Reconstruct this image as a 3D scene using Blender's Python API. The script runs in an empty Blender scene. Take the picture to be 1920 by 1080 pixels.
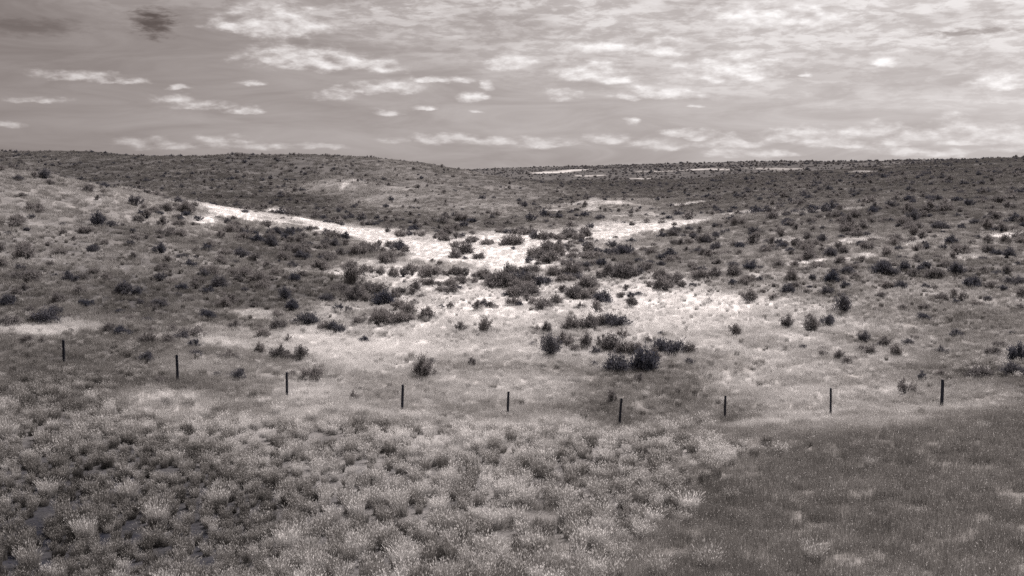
import bpy, math, random
import numpy as np
from mathutils import Vector, Euler

random.seed(7)
RNG = np.random.default_rng(11)
scene = bpy.context.scene
C = scene.collection

# ------------------------------------------------------------------ camera
F = 1900.0                       # focal length in pixels of a 1920 wide picture
CAM = np.array([0.0, 0.0, 14.0])  # eye level, 14 m above the datum
HORIZON = 300.0
PITCH = math.atan((540.0 - HORIZON) / F)
cam_data = bpy.data.cameras.new("camera")
cam_data.sensor_width = 36.0
cam_data.lens = 36.0 * F / 1920.0
cam_data.clip_start = 0.1
cam_data.clip_end = 20000.0
cam = bpy.data.objects.new("camera", cam_data)
cam.location = CAM
cam.rotation_euler = (math.pi / 2 - PITCH, 0, 0)
C.objects.link(cam)
scene.camera = cam

# ------------------------------------------------------------------ light
SUN_AZ, SUN_EL = math.radians(28), math.radians(46)
SUN_DIR = Vector((math.sin(SUN_AZ) * math.cos(SUN_EL), math.cos(SUN_AZ) * math.cos(SUN_EL), math.sin(SUN_EL)))
sun_data = bpy.data.lights.new("sun", 'SUN')
sun_data.energy = 5.0
sun_data.angle = math.radians(0.5)
sun_data.color = (1.0, 0.89, 0.84)
sun = bpy.data.objects.new("sun", sun_data)
sun.rotation_euler = SUN_DIR.to_track_quat('Z', 'Y').to_euler()
sun.location = (0, 0, 60)
C.objects.link(sun)

scene.view_settings.view_transform = 'Standard'
scene.view_settings.look = 'None'
scene.view_settings.exposure = 0.30
scene.view_settings.gamma = 1.0
scene.cycles.use_denoising = False
scene.cycles.use_adaptive_sampling = True
scene.cycles.adaptive_threshold = 0.02
scene.cycles.max_bounces = 4
scene.cycles.diffuse_bounces = 3
scene.cycles.transmission_bounces = 3
scene.cycles.transparent_max_bounces = 4


def pix_dir(px, py):
    """unit-depth world direction (y component 1) of a picture position"""
    u = (np.asarray(px, float) - 960.0) / F
    v = (540.0 - np.asarray(py, float)) / F
    cp, sp = math.cos(PITCH), math.sin(PITCH)
    fy = cp + v * sp
    fz = -sp + v * cp
    return np.stack([u / fy, np.ones_like(u), fz / fy], -1)


# ------------------------------------------------------------------ sky
world = bpy.data.worlds.new("World")
scene.world = world
world.use_nodes = True


SKY = 0.76


def build_sky():
    nt = world.node_tree
    nt.nodes.clear()
    N, L = nt.nodes, nt.links

    def node(kind, **kw):
        n = N.new(kind)
        for k, v in kw.items():
            setattr(n, k, v)
        return n

    def put(sock, val):
        if hasattr(val, 'is_linked') or isinstance(val, bpy.types.NodeSocket):
            L.new(val, sock)
        else:
            sock.default_value = val

    def m(op, a, b=0.0, c=0.0, clamp=False):
        n = node('ShaderNodeMath', operation=op, use_clamp=clamp)
        put(n.inputs[0], a); put(n.inputs[1], b); put(n.inputs[2], c)
        return n.outputs[0]

    def vm(op, a, b=(0, 0, 0), c=(0, 0, 0)):
        n = node('ShaderNodeVectorMath', operation=op)
        put(n.inputs[0], a)
        put(n.inputs[1], b)
        if op == 'MULTIPLY_ADD':
            put(n.inputs[2], c)
        return n.outputs['Value'] if op in ('LENGTH', 'DOT_PRODUCT') else n.outputs[0]

    def noise(vec, scale, detail=4.0, rough=0.55, col=False, dist=0.0):
        n = node('ShaderNodeTexNoise')
        put(n.inputs['Vector'], vec)
        n.inputs['Scale'].default_value = scale
        n.inputs['Detail'].default_value = detail
        n.inputs['Roughness'].default_value = rough
        n.inputs['Distortion'].default_value = dist
        return n.outputs['Color'] if col else n.outputs[0]

    def smooth(x, a, b, to0=0.0, to1=1.0):
        n = node('ShaderNodeMapRange', interpolation_type='SMOOTHSTEP', clamp=True)
        put(n.inputs['Value'], x)
        n.inputs['From Min'].default_value = a
        n.inputs['From Max'].default_value = b
        n.inputs['To Min'].default_value = to0
        n.inputs['To Max'].default_value = to1
        return n.outputs[0]

    def mixf(f, a, b):
        n = node('ShaderNodeMix', data_type='FLOAT')
        put(n.inputs[0], f); put(n.inputs[2], a); put(n.inputs[3], b)
        return n.outputs[0]

    tc = node('ShaderNodeTexCoord')
    d = vm('NORMALIZE', tc.outputs['Generated'])
    sep = node('ShaderNodeSeparateXYZ')
    L.new(d, sep.inputs[0])
    x, y, z = sep.outputs
    az = m('ARCTAN2', x, y)

    # clear sky: the red light of the physical sky (as through the red filter of a monochrome photograph)
    sky = node('ShaderNodeTexSky', sky_type='NISHITA', sun_disc=False)
    sky.sun_elevation = SUN_EL
    sky.sun_rotation = SUN_AZ
    sky.altitude = 600
    sky.dust_density = 1.5
    sc_ = node('ShaderNodeSeparateColor')
    L.new(sky.outputs[0], sc_.inputs[0])
    clear = m('MULTIPLY', sc_.outputs[0], 1.0)

    sund = vm('DOT_PRODUCT', d, tuple(SUN_DIR))      # closeness to the sun: forward scattering of thin cloud
    glow = smooth(sund, 0.30, 0.95)

    # angular coordinates, clouds are wider than tall
    co = node('ShaderNodeCombineXYZ')
    L.new(az, co.inputs[0]); L.new(m('MULTIPLY', z, 2.6), co.inputs[1]); L.new(m('MULTIPLY', y, 0.15), co.inputs[2])
    q = co.outputs[0]
    co2 = node('ShaderNodeCombineXYZ')
    L.new(az, co2.inputs[0]); L.new(m('MULTIPLY', z, 5.5), co2.inputs[1])
    q2 = co2.outputs[0]

    # thin high layer: broad veil and rippled bands of small clouds
    broad = noise(q2, 2.6, 4.0, 0.55, dist=0.6)
    band = noise(q2, 8.0, 5.0, 0.6, dist=0.8)
    q3 = vm('MULTIPLY', q2, (1.0, 0.66, 1.0))
    ripple = noise(q3, 24.0, 6.0, 0.62, dist=0.5)
    fine = noise(q3, 62.0, 4.0, 0.62, dist=0.3)
    sunward = smooth(az, -0.40, 0.36)
    lift = m('ADD', z, m('MULTIPLY', m('SUBTRACT', broad, 0.5), 0.14))
    lift = m('ADD', lift, m('MULTIPLY', m('SUBTRACT', sunward, 0.5), 0.085))
    hi = smooth(lift, 0.055, 0.135)
    tex = m('ADD', m('MULTIPLY', ripple, 0.62), m('MULTIPLY', fine, 0.38))
    ripples = smooth(tex, 0.43, 0.58)
    bands = smooth(band, 0.38, 0.66)
    thin = m('ADD', 0.04, m('MULTIPLY', sunward, 0.26))
    veil_a = m('MULTIPLY', hi, m('ADD', thin, m('MULTIPLY', ripples, m('ADD', 0.36, m('MULTIPLY', bands, 0.42)))))
    veil_a = m('ADD', veil_a, m('MULTIPLY', bands, 0.12), clamp=True)

    # low cumulus: puffs, each at its own bearing and height
    R = random.Random(5)
    puffs = [(520, 38, 80, 24), (445, 48, 45, 12), (560, 104, 85, 17), (625, 116, 100, 14), (715, 124, 42, 10),
             (140, 142, 60, 8), (205, 149, 45, 5), (335, 184, 32, 8), (390, 196, 60, 6), (455, 207, 26, 5),
             (335, 163, 20, 4), (470, 157, 26, 3), (628, 180, 36, 8), (680, 165, 50, 9), (755, 160, 42, 12),
             (822, 150, 50, 6), (885, 181, 22, 8), (730, 212, 28, 5), (803, 203, 20, 4), (915, 162, 12, 7),
             (895, 208, 12, 2), (960, 117, 42, 11), (1110, 133, 60, 16), (1150, 147, 40, 9), (1053, 178, 32, 9),
             (1230, 173, 66, 11), (1300, 200, 12, 3), (1184, 228, 14, 6), (1370, 124, 78, 20), (1400, 140, 52, 12),
             (1280, 122, 20, 6), (1425, 27, 92, 20), (1540, 38, 45, 15), (1130, 88, 58, 12), (1240, 90, 45, 13),
             (1660, 113, 22, 9), (1513, 142, 10, 3), (1885, 150, 50, 14), (1140, 259, 38, 9), (1290, 250, 45, 7),
             (1245, 274, 32, 7), (1310, 258, 16, 6), (1370, 262, 36, 9), (1510, 246, 50, 9), (1465, 260, 34, 8),
             (1600, 246, 30, 9), (1640, 246, 40, 11), (1785, 236, 28, 15), (1840, 248, 60, 11), (1905, 252, 40, 14),
             (1710, 254, 50, 10), (1560, 262, 60, 9), (280, 266, 50, 7), (430, 262, 58, 7), (350, 273, 90, 6),
             (592, 273, 40, 5), (845, 256, 60, 6), (800, 263, 70, 6), (930, 264, 60, 7), (1020, 266, 60, 9),
             (70, 188, 40, 5), (15, 233, 20, 5), (500, 275, 60, 5)]
    for k in range(10):
        puffs.append((R.uniform(1210, 1980), R.uniform(262, 288), R.uniform(30, 60), R.uniform(5, 8)))
    warp = noise(q, 30.0, 4.0, 0.6, col=True)
    wsep = node('ShaderNodeVectorMath', operation='MULTIPLY_ADD')
    L.new(warp, wsep.inputs[0])
    wsep.inputs[1].default_value = (0.026, 0.010, 0.0)
    wsep.inputs[2].default_value = (-0.013, -0.005, 0.0)
    c3 = node('ShaderNodeCombineXYZ')
    L.new(az, c3.inputs[0]); L.new(z, c3.inputs[1])
    pos = vm('ADD', c3.outputs[0], wsep.outputs[0])
    acc = None
    for p in puffs:
        dd = pix_dir(p[0], p[1]); dd = dd / np.linalg.norm(dd)
        a0, z0 = math.atan2(dd[0], dd[1]), dd[2]
        w, h = p[2] / F * 1.35, p[3] / F * 1.9        # flat base: steeper below the centre than above
        z0 -= p[3] / F * .45
        e = vm('MULTIPLY_ADD', pos, (1 / w, 1 / h, 0), (-a0 / w, -z0 / h, 0))
        ln = vm('LENGTH', vm('MAXIMUM', e, vm('MULTIPLY', e, (1.0, -2.1, 0.0))))
        acc = ln if acc is None else m('MINIMUM', acc, ln)
    detail = noise(q, 48.0, 5.0, 0.58)
    body = m('ADD', m('SUBTRACT', 1.0, acc), m('MULTIPLY', m('SUBTRACT', detail, 0.5), 1.5))
    puff_a = smooth(body, -0.12, 0.80)
    # lit tops and greyer bases: compare the cloud detail with the detail a little higher
    up = noise(vm('ADD', q, (0.004, 0.016, 0.0)), 48.0, 5.0, 0.58)
    relief = m('SUBTRACT', detail, up)

    base = m('MULTIPLY', clear, 0.102)
    flat = m('ADD', 0.155, m('MULTIPLY', glow, 0.24))
    base = mixf(0.65, base, flat)
    base = m('MULTIPLY', base, m('ADD', 0.80, m('MULTIPLY', broad, 0.40)))
    base = m('MULTIPLY', base, m('ADD', 0.70, m('MULTIPLY', band, 0.60)))
    veil_c = m('ADD', 0.27, m('MULTIPLY', glow, 0.78))
    lum = mixf(veil_a, base, veil_c)
    # a gap in the thin layer, open to the darker clear sky, and two thin tears
    for (gx, gy, gw, gh, gs) in ((288, 42, 34, 20, .62), (1830, 60, 70, 6, .35), (40, 50, 90, 14, .25)):
        dd = pix_dir(gx, gy); dd = dd / np.linalg.norm(dd)
        e = vm('MULTIPLY_ADD', pos, (F / gw, F / gh, 0), (-math.atan2(dd[0], dd[1]) * F / gw, -dd[2] * F / gh, 0))
        hole = smooth(m('ADD', vm('LENGTH', e), m('MULTIPLY', m('SUBTRACT', fine, 0.5), 2.6)), 0.2, 1.5, gs, 0.0)
        lum = m('MULTIPLY', lum, m('SUBTRACT', 1.0, hole))
    puff_c = m('ADD', m('ADD', 0.50, m('MULTIPLY', glow, 0.58)), m('MULTIPLY', relief, 1.05))
    fade = smooth(z, 0.0, 0.075, 0.58, 0.92)
    lum = mixf(m('MULTIPLY', puff_a, fade), lum, puff_c)

    def toned(v):
        tint = node('ShaderNodeCombineColor')
        L.new(v, tint.inputs[0])
        L.new(m('MULTIPLY', m('POWER', v, 1.082), 0.957), tint.inputs[1])
        L.new(m('MULTIPLY', m('POWER', v, 1.111), 0.946), tint.inputs[2])
        bg = node('ShaderNodeBackground')
        L.new(tint.outputs[0], bg.inputs[0])
        bg.inputs[1].default_value = SKY
        return bg.outputs[0]
    # overhead and on all other bearings the same veil goes on, with the same small clouds low down
    vec3 = vm('MULTIPLY', d, (1.0, 1.0, 3.0))
    b1 = noise(vec3, 2.6, 3.0, 0.6)
    b2 = noise(vec3, 9.0, 3.0, 0.6)
    cov = m('MULTIPLY', smooth(b2, 0.56, 0.66), smooth(z, 0.0, 0.1, 0.6, 0.5))
    rest_a = m('MULTIPLY', smooth(z, 0.03, 0.2), m('ADD', 0.25, m('MULTIPLY', smooth(b1, 0.35, 0.7), 0.5)))
    flat2 = mixf(0.65, m('MULTIPLY', clear, 0.102), m('ADD', 0.17, m('MULTIPLY', glow, 0.26)))
    lum2 = mixf(rest_a, flat2, m('ADD', 0.30, m('MULTIPLY', glow, 0.74)))
    lum2 = mixf(cov, lum2, m('ADD', 0.56, m('MULTIPLY', glow, 0.46)))
    inside = m('MULTIPLY', m('MULTIPLY', m('GREATER_THAN', z, -0.01), m('LESS_THAN', z, 0.21)), m('LESS_THAN', m('ABSOLUTE', az), 0.62))
    ms = node('ShaderNodeMixShader')
    L.new(inside, ms.inputs[0])
    L.new(toned(lum2), ms.inputs[1])
    L.new(toned(lum), ms.inputs[2])
    out = node('ShaderNodeOutputWorld')
    L.new(ms.outputs[0], out.inputs[0])


build_sky()

# ------------------------------------------------------------------ noise in numpy
def _hash(ix, iy, s):
    h = (ix.astype(np.int64) * 374761393 + iy.astype(np.int64) * 668265263 + s * 974711) & 0x7fffffff
    h = ((h ^ (h >> 13)) * 1274126177) & 0x7fffffff
    return ((h ^ (h >> 16)) & 0xffffff) / float(0xffffff)


def vnoise(x, y, s=0):
    ix, iy = np.floor(x), np.floor(y)
    fx, fy = x - ix, y - iy
    fx, fy = fx * fx * (3 - 2 * fx), fy * fy * (3 - 2 * fy)
    a, b = _hash(ix, iy, s), _hash(ix + 1, iy, s)
    c, d = _hash(ix, iy + 1, s), _hash(ix + 1, iy + 1, s)
    return (a * (1 - fx) + b * fx) * (1 - fy) + (c * (1 - fx) + d * fx) * fy


def fbm(x, y, s=0, octs=4):
    t, a, n = 0.0, 0.5, 0.0
    for k in range(octs):
        t = t + a * vnoise(x * 2 ** k + 17.3 * k, y * 2 ** k - 9.1 * k, s + k)
        n += a
        a *= 0.5
    return t / n


def sstep(a, b, x):
    t = np.clip((x - a) / (b - a), 0, 1)
    return t * t * (3 - 2 * t)


# ------------------------------------------------------------------ terrain: points seen in the picture with their distance in metres
PTS = [  # near slope
    (0, 1080, 22), (480, 1080, 22), (960, 1080, 22), (1440, 1080, 21), (1920, 1080, 20),
    (0, 900, 31), (480, 900, 32.5), (960, 900, 33), (1440, 900, 31.5), (1920, 900, 29),
    (0, 760, 43), (480, 800, 43), (960, 805, 45), (1440, 815, 42), (1920, 790, 39),
    # fence line
    (120, 677, 54), (333, 712, 51.5), (538, 740, 50), (754, 767, 49), (952, 774, 50.5), (1161, 795, 48), (1359, 784, 49), (1557, 777, 48), (1766, 759, 48.5),
    # draw floor
    (700, 680, 60), (1000, 690, 61), (1180, 700, 60), (1350, 700, 59), (700, 600, 75), (1000, 600, 76), (1150, 600, 77),
    (850, 550, 90), (1000, 530, 98), (1080, 500, 110), (900, 500, 111), (900, 470, 128), (1000, 460, 136), (750, 450, 146), (1050, 440, 156),
    (1000, 425, 170), (1060, 405, 195), (1100, 388, 232), (1130, 376, 275),
    # grassy hillside on one side
    (0, 600, 62), (0, 500, 80), (0, 400, 104), (0, 345, 122), (0, 318, 134), (110, 336, 139), (200, 353, 146), (300, 371, 155), (380, 383, 165), (450, 392, 176),
    (200, 640, 58), (200, 550, 73), (200, 450, 97), (200, 390, 122), (350, 420, 125), (400, 500, 92), (400, 600, 70), (500, 440, 131), (600, 500, 102), (600, 460, 128), (620, 560, 83), (600, 425, 158), (700, 445, 149),
    # its hidden back and the side valley
    (0, 350, 185), (110, 362, 190), (200, 372, 192), (300, 388, 188), (400, 396, 190), (0, 335, 225), (200, 352, 230), (330, 366, 222),
    # sagebrush hill behind
    (470, 390, 200), (560, 404, 188), (650, 425, 170), (760, 437, 160), (860, 443, 154), (960, 432, 163), (1010, 408, 188),
    (640, 338, 262), (560, 355, 245), (700, 352, 248), (800, 372, 232), (900, 394, 205), (640, 390, 205), (760, 405, 190),
    (620, 325, 300), (760, 340, 300), (900, 355, 290), (980, 368, 262),
    (0, 284, 370), (130, 282, 375), (260, 291, 370), (380, 293, 365), (500, 291, 350), (620, 297, 350), (720, 305, 350), (800, 314, 350), (870, 322, 355), (960, 342, 350), (1040, 356, 340),
    (60, 310, 300), (260, 320, 290), (420, 325, 285), (420, 355, 245),
    (0, 300, 430), (260, 305, 430), (500, 305, 420), (720, 318, 430), (870, 334, 450),
    # broad slope on the other side
    (1250, 540, 94), (1400, 600, 77), (1600, 600, 76), (1800, 600, 74), (1900, 650, 64), (1900, 710, 54), (1600, 680, 61),
    (1400, 500, 106), (1600, 500, 102), (1800, 500, 97), (1900, 450, 114), (1700, 430, 128), (1500, 425, 145), (1320, 425, 156), (1200, 470, 128), (1180, 425, 168),
    (1200, 392, 215), (1300, 372, 248), (1300, 345, 360), (1160, 352, 380), (1080, 345, 440), (1500, 375, 215), (1500, 340, 330), (1700, 370, 190), (1700, 335, 280), (1900, 380, 160), (1900, 330, 245),
    (1920, 295, 450), (1800, 300, 490), (1700, 304, 540), (1560, 308, 620), (1420, 306, 660), (1250, 311, 660), (1100, 315, 640), (1000, 319, 620), (905, 324, 600), (980, 330, 540), (1200, 328, 500), (1420, 324, 480), (1700, 318, 400),
]
cx, cy, cz = [], [], []
for (px, py, Y) in PTS:
    d = pix_dir(px, py) * Y
    cx.append(d[0]); cy.append(d[1]); cz.append(d[2])
EXTRA = [  # X, Y, Z relative to the eye: ground under the camera, beside the view and far away
    (0, 0, -1.7), (0, 10, -5.4), (-12, 8, -4.6), (14, 8, -4.7), (-30, 4, -3.2), (30, 4, -3.2), (0, -12, -1.6), (-40, -12, -1.6), (40, -12, -1.6), (0, -60, -2.5), (-80, -60, -2.0), (80, -60, -2.0),
    (-45, 25, -7.5), (45, 25, -8.0), (-60, 55, -7.5), (62, 55, -10.0), (-85, 80, -5.0), (-110, 120, 0.5), (-130, 160, 2.0), (-150, 210, -2.0), (-190, 260, 1.0), (-260, 370, 6.0), (-330, 330, 7.0), (-250, 120, 5.0), (-200, 30, 0.0),
    (90, 80, -8.6), (110, 120, -7.0), (140, 160, -5.0), (180, 220, -2.5), (300, 400, 3.0), (420, 480, 5.0), (250, 120, -2.0), (200, 30, -4.0),
    (-400, 700, -6.0), (0, 800, -7.0), (300, 900, -3.0), (600, 700, 3.0), (-100, 560, -9.0), (-300, 520, -4.0),
]
for (a, b, c) in EXTRA:
    cx.append(a); cy.append(b); cz.append(c)
cx, cy, cz = map(np.array, (cx, cy, cz))


def tps_fit():
    S = 100.0
    X, Y = cx / S, cy / S
    n = len(X)
    r2 = (X[:, None] - X[None]) ** 2 + (Y[:, None] - Y[None]) ** 2
    K = 0.5 * r2 * np.log(r2 + 1e-12)
    dist = np.hypot(X, Y)
    K += np.diag(0.0006 + 0.0006 * dist)
    P = np.stack([np.ones(n), X, Y], 1)
    A = np.block([[K, P], [P.T, np.zeros((3, 3))]])
    sol = np.linalg.solve(A, np.concatenate([cz, np.zeros(3)]))
    return X, Y, sol[:n], sol[n:], S


TX, TY, TW, TA, TS = tps_fit()


def tps(x, y):
    x = np.asarray(x, float).ravel() / TS
    y = np.asarray(y, float).ravel() / TS
    out = np.empty_like(x)
    for i in range(0, len(x), 20000):
        xs, ys = x[i:i + 20000], y[i:i + 20000]
        r2 = (xs[:, None] - TX) ** 2 + (ys[:, None] - TY) ** 2
        out[i:i + 20000] = (0.5 * r2 * np.log(r2 + 1e-12)) @ TW + TA[0] + TA[1] * xs + TA[2] * ys
    return out


def axis(lo_fine, hi_fine, step, grow, lo, hi):
    a = list(np.arange(lo_fine, hi_fine + 1e-6, step))
    s = step
    while a[-1] < hi:
        s *= grow
        a.append(a[-1] + s)
    s = step
    b = [a[0]]
    while b[-1] > lo:
        s *= grow
        b.append(b[-1] - s)
    return np.array(b[:0:-1] + a)


GX = axis(-60, 60, 0.6, 1.03, -2600, 2600)
GY = axis(12, 150, 0.6, 1.02, -140, 4200)


def terrain_grid():
    X, Y = np.meshgrid(GX, GY)
    x, y = X.ravel(), Y.ravel()
    xc = np.clip(x, -420, 520)
    yc = np.clip(y, -70, 900)
    Z = tps(xc, yc)
    # beyond the surveyed ground the plateau sinks slowly away
    far = np.hypot(np.maximum(np.abs(x - 50) - 450, 0), np.maximum(np.maximum(y - 900, -70 - y), 0))
    Z = Z - far * 0.02
    near = sstep(8, 40, np.hypot(x, y))
    Z += near * (fbm(x / 14, y / 14, 3, 4) - 0.5) * 1.1
    Z += near * (fbm(x / 3.1, y / 3.1, 9, 3) - 0.5) * 0.34
    Z += sstep(120, 400, y) * (fbm(x / 60, y / 60, 21, 4) - 0.5) * 3.0
    # the spur that runs down the hill into the draw, and the gully behind it
    a, b = pix_dir(600, 330) * 275, pix_dir(930, 400) * 200
    ax, ay, ex, ey = a[0], a[1], b[0] - a[0], b[1] - a[1]
    ln = math.hypot(ex, ey); ex /= ln; ey /= ln
    al = (x - ax) * ex + (y - ay) * ey
    pd = -(x - ax) * ey + (y - ay) * ex + 6 * np.sin(al / 17.0)
    tap = sstep(-15, 20, al) * (1 - sstep(ln - 25, ln + 15, al))
    Z += tap * (2.4 * np.exp(-(pd / 12) ** 2) - 5.0 * np.exp(-((pd - 30) / 15) ** 2))
    # narrow gully that curves up from the low point of the fence
    gp = [pix_dir(a_, b_)[:2] * c_ for a_, b_, c_ in ((1120, 840, 42), (1161, 800, 48), (1250, 748, 53), (1340, 715, 57), (1430, 688, 62), (1490, 668, 67))]
    best = np.full_like(x, 1e9)
    for p0, p1 in zip(gp[:-1], gp[1:]):
        v = p1 - p0
        tt = np.clip(((x - p0[0]) * v[0] + (y - p0[1]) * v[1]) / (v @ v), 0, 1)
        best = np.minimum(best, np.hypot(x - p0[0] - tt * v[0], y - p0[1] - tt * v[1]))
    Z -= .55 * np.exp(-(best / 1.5) ** 2)
    # shallow runnels down the far hill
    Z -= sstep(200, 270, y) * (1 - sstep(290, 335, y)) * (1 - sstep(20, 90, x)) * 2.4 * np.abs(np.sin((x + y * .25) / 19.0 + 2 * fbm(x / 40, y / 40, 23, 2))) ** 3
    return X, Y, (Z + CAM[2]).reshape(X.shape)


MX, MY, MZ = terrain_grid()


def H(x, y):
    x = np.asarray(x, float); y = np.asarray(y, float)
    i = np.clip(np.searchsorted(GX, x) - 1, 0, len(GX) - 2)
    j = np.clip(np.searchsorted(GY, y) - 1, 0, len(GY) - 2)
    u = (x - GX[i]) / (GX[i + 1] - GX[i])
    v = (y - GY[j]) / (GY[j + 1] - GY[j])
    return (MZ[j, i] * (1 - u) + MZ[j, i + 1] * u) * (1 - v) + (MZ[j + 1, i] * (1 - u) + MZ[j + 1, i + 1] * u) * v


RAYS = 14.0 * 1.0055 ** np.arange(760)


def ground_at(px, py):
    """where the line of sight of a picture position first meets the ground"""
    d = pix_dir(np.atleast_1d(px), np.atleast_1d(py))
    out = np.zeros((len(d), 3))
    for k, dd in enumerate(d):
        zz = CAM[2] + dd[2] * RAYS
        g = H(dd[0] * RAYS, RAYS)
        below = np.nonzero(zz <= g)[0]
        if len(below) == 0:
            j = int(np.argmin(zz - g))
            t = RAYS[j]
        else:
            j = below[0]
            if j == 0:
                t = RAYS[0]
            else:
                e0 = zz[j - 1] - g[j - 1]; e1 = zz[j] - g[j]
                t = RAYS[j - 1] + (RAYS[j] - RAYS[j - 1]) * e0 / (e0 - e1 + 1e-9)
        X = dd[0] * t
        out[k] = (X, t, H(X, t))
    return out


# ------------------------------------------------------------------ land cover
def warpc(x, y):
    yy = np.maximum(np.asarray(y, float) + 15.0, 6.0)
    return np.asarray(x, float) / yy * 2.2, np.log(yy) * 1.6


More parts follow.
